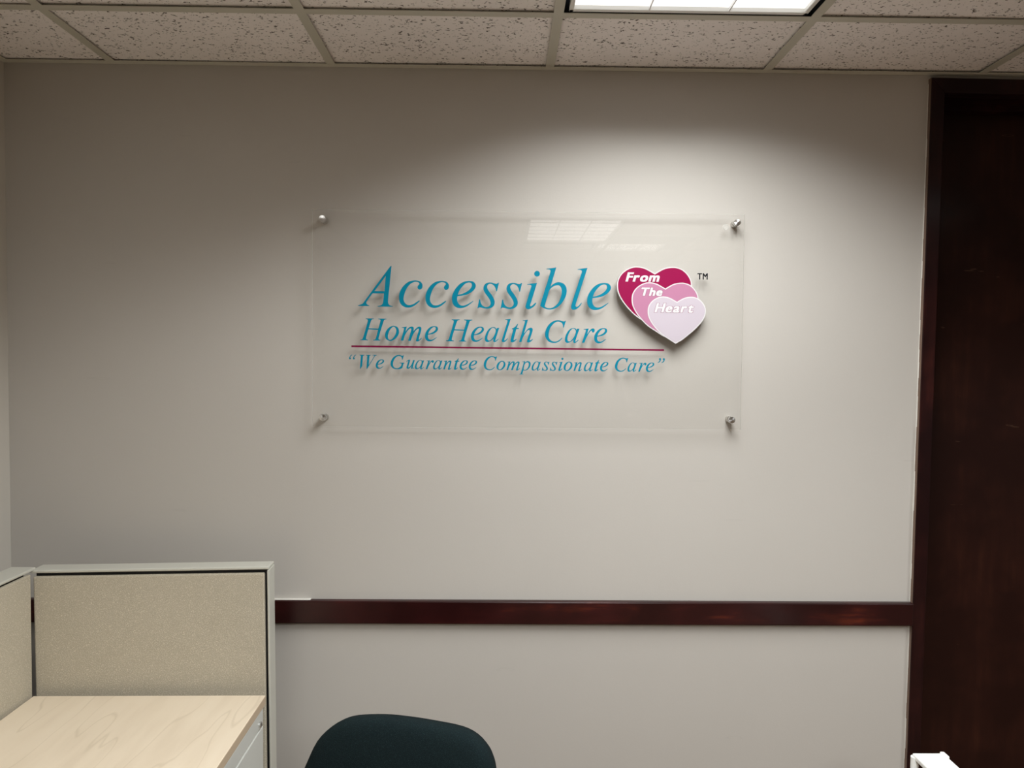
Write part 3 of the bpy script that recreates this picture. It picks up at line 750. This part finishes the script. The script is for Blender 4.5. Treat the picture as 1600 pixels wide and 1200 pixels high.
# ------------------------------------------------------------------ office chair
ch = thing('office_chair', 'dark green upholstered office chair with rounded backrest below the sign', 'chair', (-0.20, -0.86, 0.0), R(-12))
O_ = [(-0.213, -0.150), (-0.206, -0.120), (-0.196, -0.092), (-0.175, -0.045), (-0.147, -0.015), (-0.119, 0.0015), (-0.088, 0.0095), (-0.038, 0.0155), (0.0145, 0.0165),
      (0.076, 0.014), (0.136, 0.0085), (0.168, -0.003), (0.192, -0.024), (0.203, -0.043), (0.2085, -0.060), (0.213, -0.090), (0.216, -0.130),
      (0.214, -0.200), (0.205, -0.270), (0.188, -0.330), (0.155, -0.365), (0.10, -0.382), (0.0, -0.388), (-0.10, -0.382), (-0.155, -0.365), (-0.190, -0.330), (-0.206, -0.270), (-0.214, -0.200)]
def pad(outline, th, crown, curve):
    """cushion from an outline: rings drawn in towards the middle, dished across its width"""
    lp = smooth_loop([(x, z, False) for x, z in outline], 3); N = len(lp)
    cx = sum(v.x for v in lp)/N; cz = sum(v.y for v in lp)/N
    bm = new(); rings = []
    prof = [(1.0, -th*0.5), (1.006, -th*0.15), (1.006, th*0.15), (0.985, th*0.42), (0.94, th*0.56), (0.85, th*0.56+crown*0.5), (0.6, th*0.56+crown*0.85), (0.3, th*0.56+crown)]
    for s, d in prof:
        ring = []
        for v in lp:
            x = cx + (v.x-cx)*s; z = cz + (v.y-cz)*s
            ring.append(bm.verts.new((x, -d - curve*(x-cx)**2, z)))
        rings.append(ring)
    for a, b in zip(rings, rings[1:]):
        for k in range(N): bm.faces.new((a[k], a[(k+1) % N], b[(k+1) % N], b[k]))
    bm.faces.new(rings[-1]); bm.faces.new(list(reversed(rings[0])))
    bmesh.ops.recalc_face_normals(bm, faces=bm.faces[:])
    return bm
recl = R(-10)
# where the back pad stands in the chair's own frame
inv = (Matrix.Translation(ch.location) @ Matrix.Rotation(R(-12), 4, 'Z')).inverted()
P0 = inv @ Vector((-0.2125, -0.62, 0.8695))
mxb = Matrix.Translation(P0) @ Matrix.Rotation(recl, 4, 'X')
bm = pad([(x*0.982, z) for x, z in O_], 0.040, 0.010, 0.0); bm.transform(mxb @ Matrix.Translation((0, 0.018, 0))); part_local('backrest', bm, M['chair_fabric'], ch, True)
bm = pad([(x*0.94, -0.186+(z+0.186)*0.94) for x, z in O_], 0.012, 0.0, 0.0); bm.transform(mxb @ Matrix.Translation((0, 0.047, 0))); part_local('back_shell', bm, M['chair_plastic'], ch, True)
bm = new(); s0 = P0
tube(bm, [(0, P0.y+0.07, P0.z-0.20), (0, P0.y+0.035, P0.z-0.36), (0, P0.y-0.02, 0.44), (0, P0.y-0.10, 0.405), (0, 0.0, 0.40)], [0.020, 0.022, 0.024, 0.024, 0.022], 12); part_local('back_bracket', bm, M['chair_plastic'], ch, True)
so = [(math.copysign(abs(math.cos(a))**0.6, math.cos(a))*0.235, math.copysign(abs(math.sin(a))**0.6, math.sin(a))*0.23) for a in [2*math.pi*k/24 for k in range(24)]]
bm = pad(so, 0.055, 0.012, 0.0); bm.transform(Matrix.Translation((0, P0.y-0.33, 0.455)) @ Matrix.Rotation(R(-90), 4, 'X')); part_local('seat', bm, M['chair_fabric'], ch, True)
sy = P0.y-0.33
bm = new(); box(bm, -0.09, 0.09, sy-0.10, 0.02, 0.385, 0.428, 0, 0.01, 2); part_local('tilt_mechanism', bm, M['chair_plastic'], ch)
bm = new(); tube(bm, [(0, sy, 0.13), (0, sy, 0.26)], 0.026, 16); tube(bm, [(0, sy, 0.26), (0, sy, 0.39)], 0.015, 16); part_local('gas_lift', bm, M['chair_plastic'], ch, True)
bm = new(); tube(bm, [(0, sy, 0.075), (0, sy, 0.135)], 0.04, 16); part_local('hub', bm, M['chair_plastic'], ch, True)
for k in range(5):
    a = 2*math.pi*k/5 + 0.3; dx, dy = math.cos(a), math.sin(a)
    bm = new(); tube(bm, [(dx*0.03, sy+dy*0.03, 0.105), (dx*0.18, sy+dy*0.18, 0.095), (dx*0.30, sy+dy*0.30, 0.075)], [0.024, 0.020, 0.014], 10)
    lg = part_local('leg', bm, M['chair_plastic'], ch, True)
    bm = new()
    for s in (-1, 1):
        b2 = new(); lathe_y(b2, 0, 0, [(0.0, -0.009), (0.022, -0.009), (0.025, -0.005), (0.025, 0.005), (0.022, 0.009), (0.0, 0.009)], 16)
        merge(bm, b2, Matrix.Translation((dx*0.30 - dy*s*0.013, sy+dy*0.30 + dx*s*0.013, 0.025)) @ Matrix.Rotation(a, 4, 'Z'))
    tube(bm, [(dx*0.30, sy+dy*0.30, 0.03), (dx*0.30, sy+dy*0.30, 0.075)], 0.006, 8)
    part_local('caster', bm, M['chair_plastic'], lg)

# ------------------------------------------------------------------ slim white stand by the door (only its top corner shows)
tz = 0.72
st = thing('utility_stand', 'narrow white stand with flat top and tube legs in front of the dark door', 'stand', (0.993, -0.60, 0.0))
X0, X1, YB, YF = 0.957, 1.030, -0.4325, -0.80
bm = new(); box(bm, X0, X1, YF, YB, tz-0.012, tz, 0, 0.003, 2); obj('top', bm, M['white_plastic'], st)
bm = new(); box(bm, X0+0.066, X1+0.004, YB-0.02, YB+0.004, tz-0.012, tz+0.002, 0, 0.003, 2); obj('corner_knob', bm, M['white_plastic'], st)
for (x, y) in ((X0+0.003, YB-0.006), (X1-0.008, YB-0.006), (X0+0.003, YF+0.012), (X1-0.008, YF+0.012)):
    bm = new(); tube(bm, [(x, y, 0.0), (x, y, tz-0.012)], 0.0055, 12); lg = obj('leg', bm, M['white_plastic'], st, True)
    bm = new(); tube(bm, [(x, y, tz-0.034), (x, y, tz-0.006)], 0.0085, 14); obj('collar', bm, M['white_plastic'], lg, False)
bm = new(); tube(bm, [(X0+0.013, YB-0.035, 0.462), (X0+0.013, YB-0.030, 0.66), (X0+0.014, YB-0.036, 0.683), (X0+0.016, YB-0.055, 0.690), (X0+0.018, YF+0.05, 0.690), (X0+0.018, YF+0.03, 0.66), (X0+0.018, YF+0.03, 0.462)], 0.0055, 12); obj('hoop', bm, M['white_plastic'], st, True)
for z in (0.45, 0.15):
    bm = new(); box(bm, X0+0.004, X1-0.004, YF+0.006, YB-0.004, z, z+0.012, 0, 0.003, 2); obj('shelf', bm, M['white_plastic'], st)
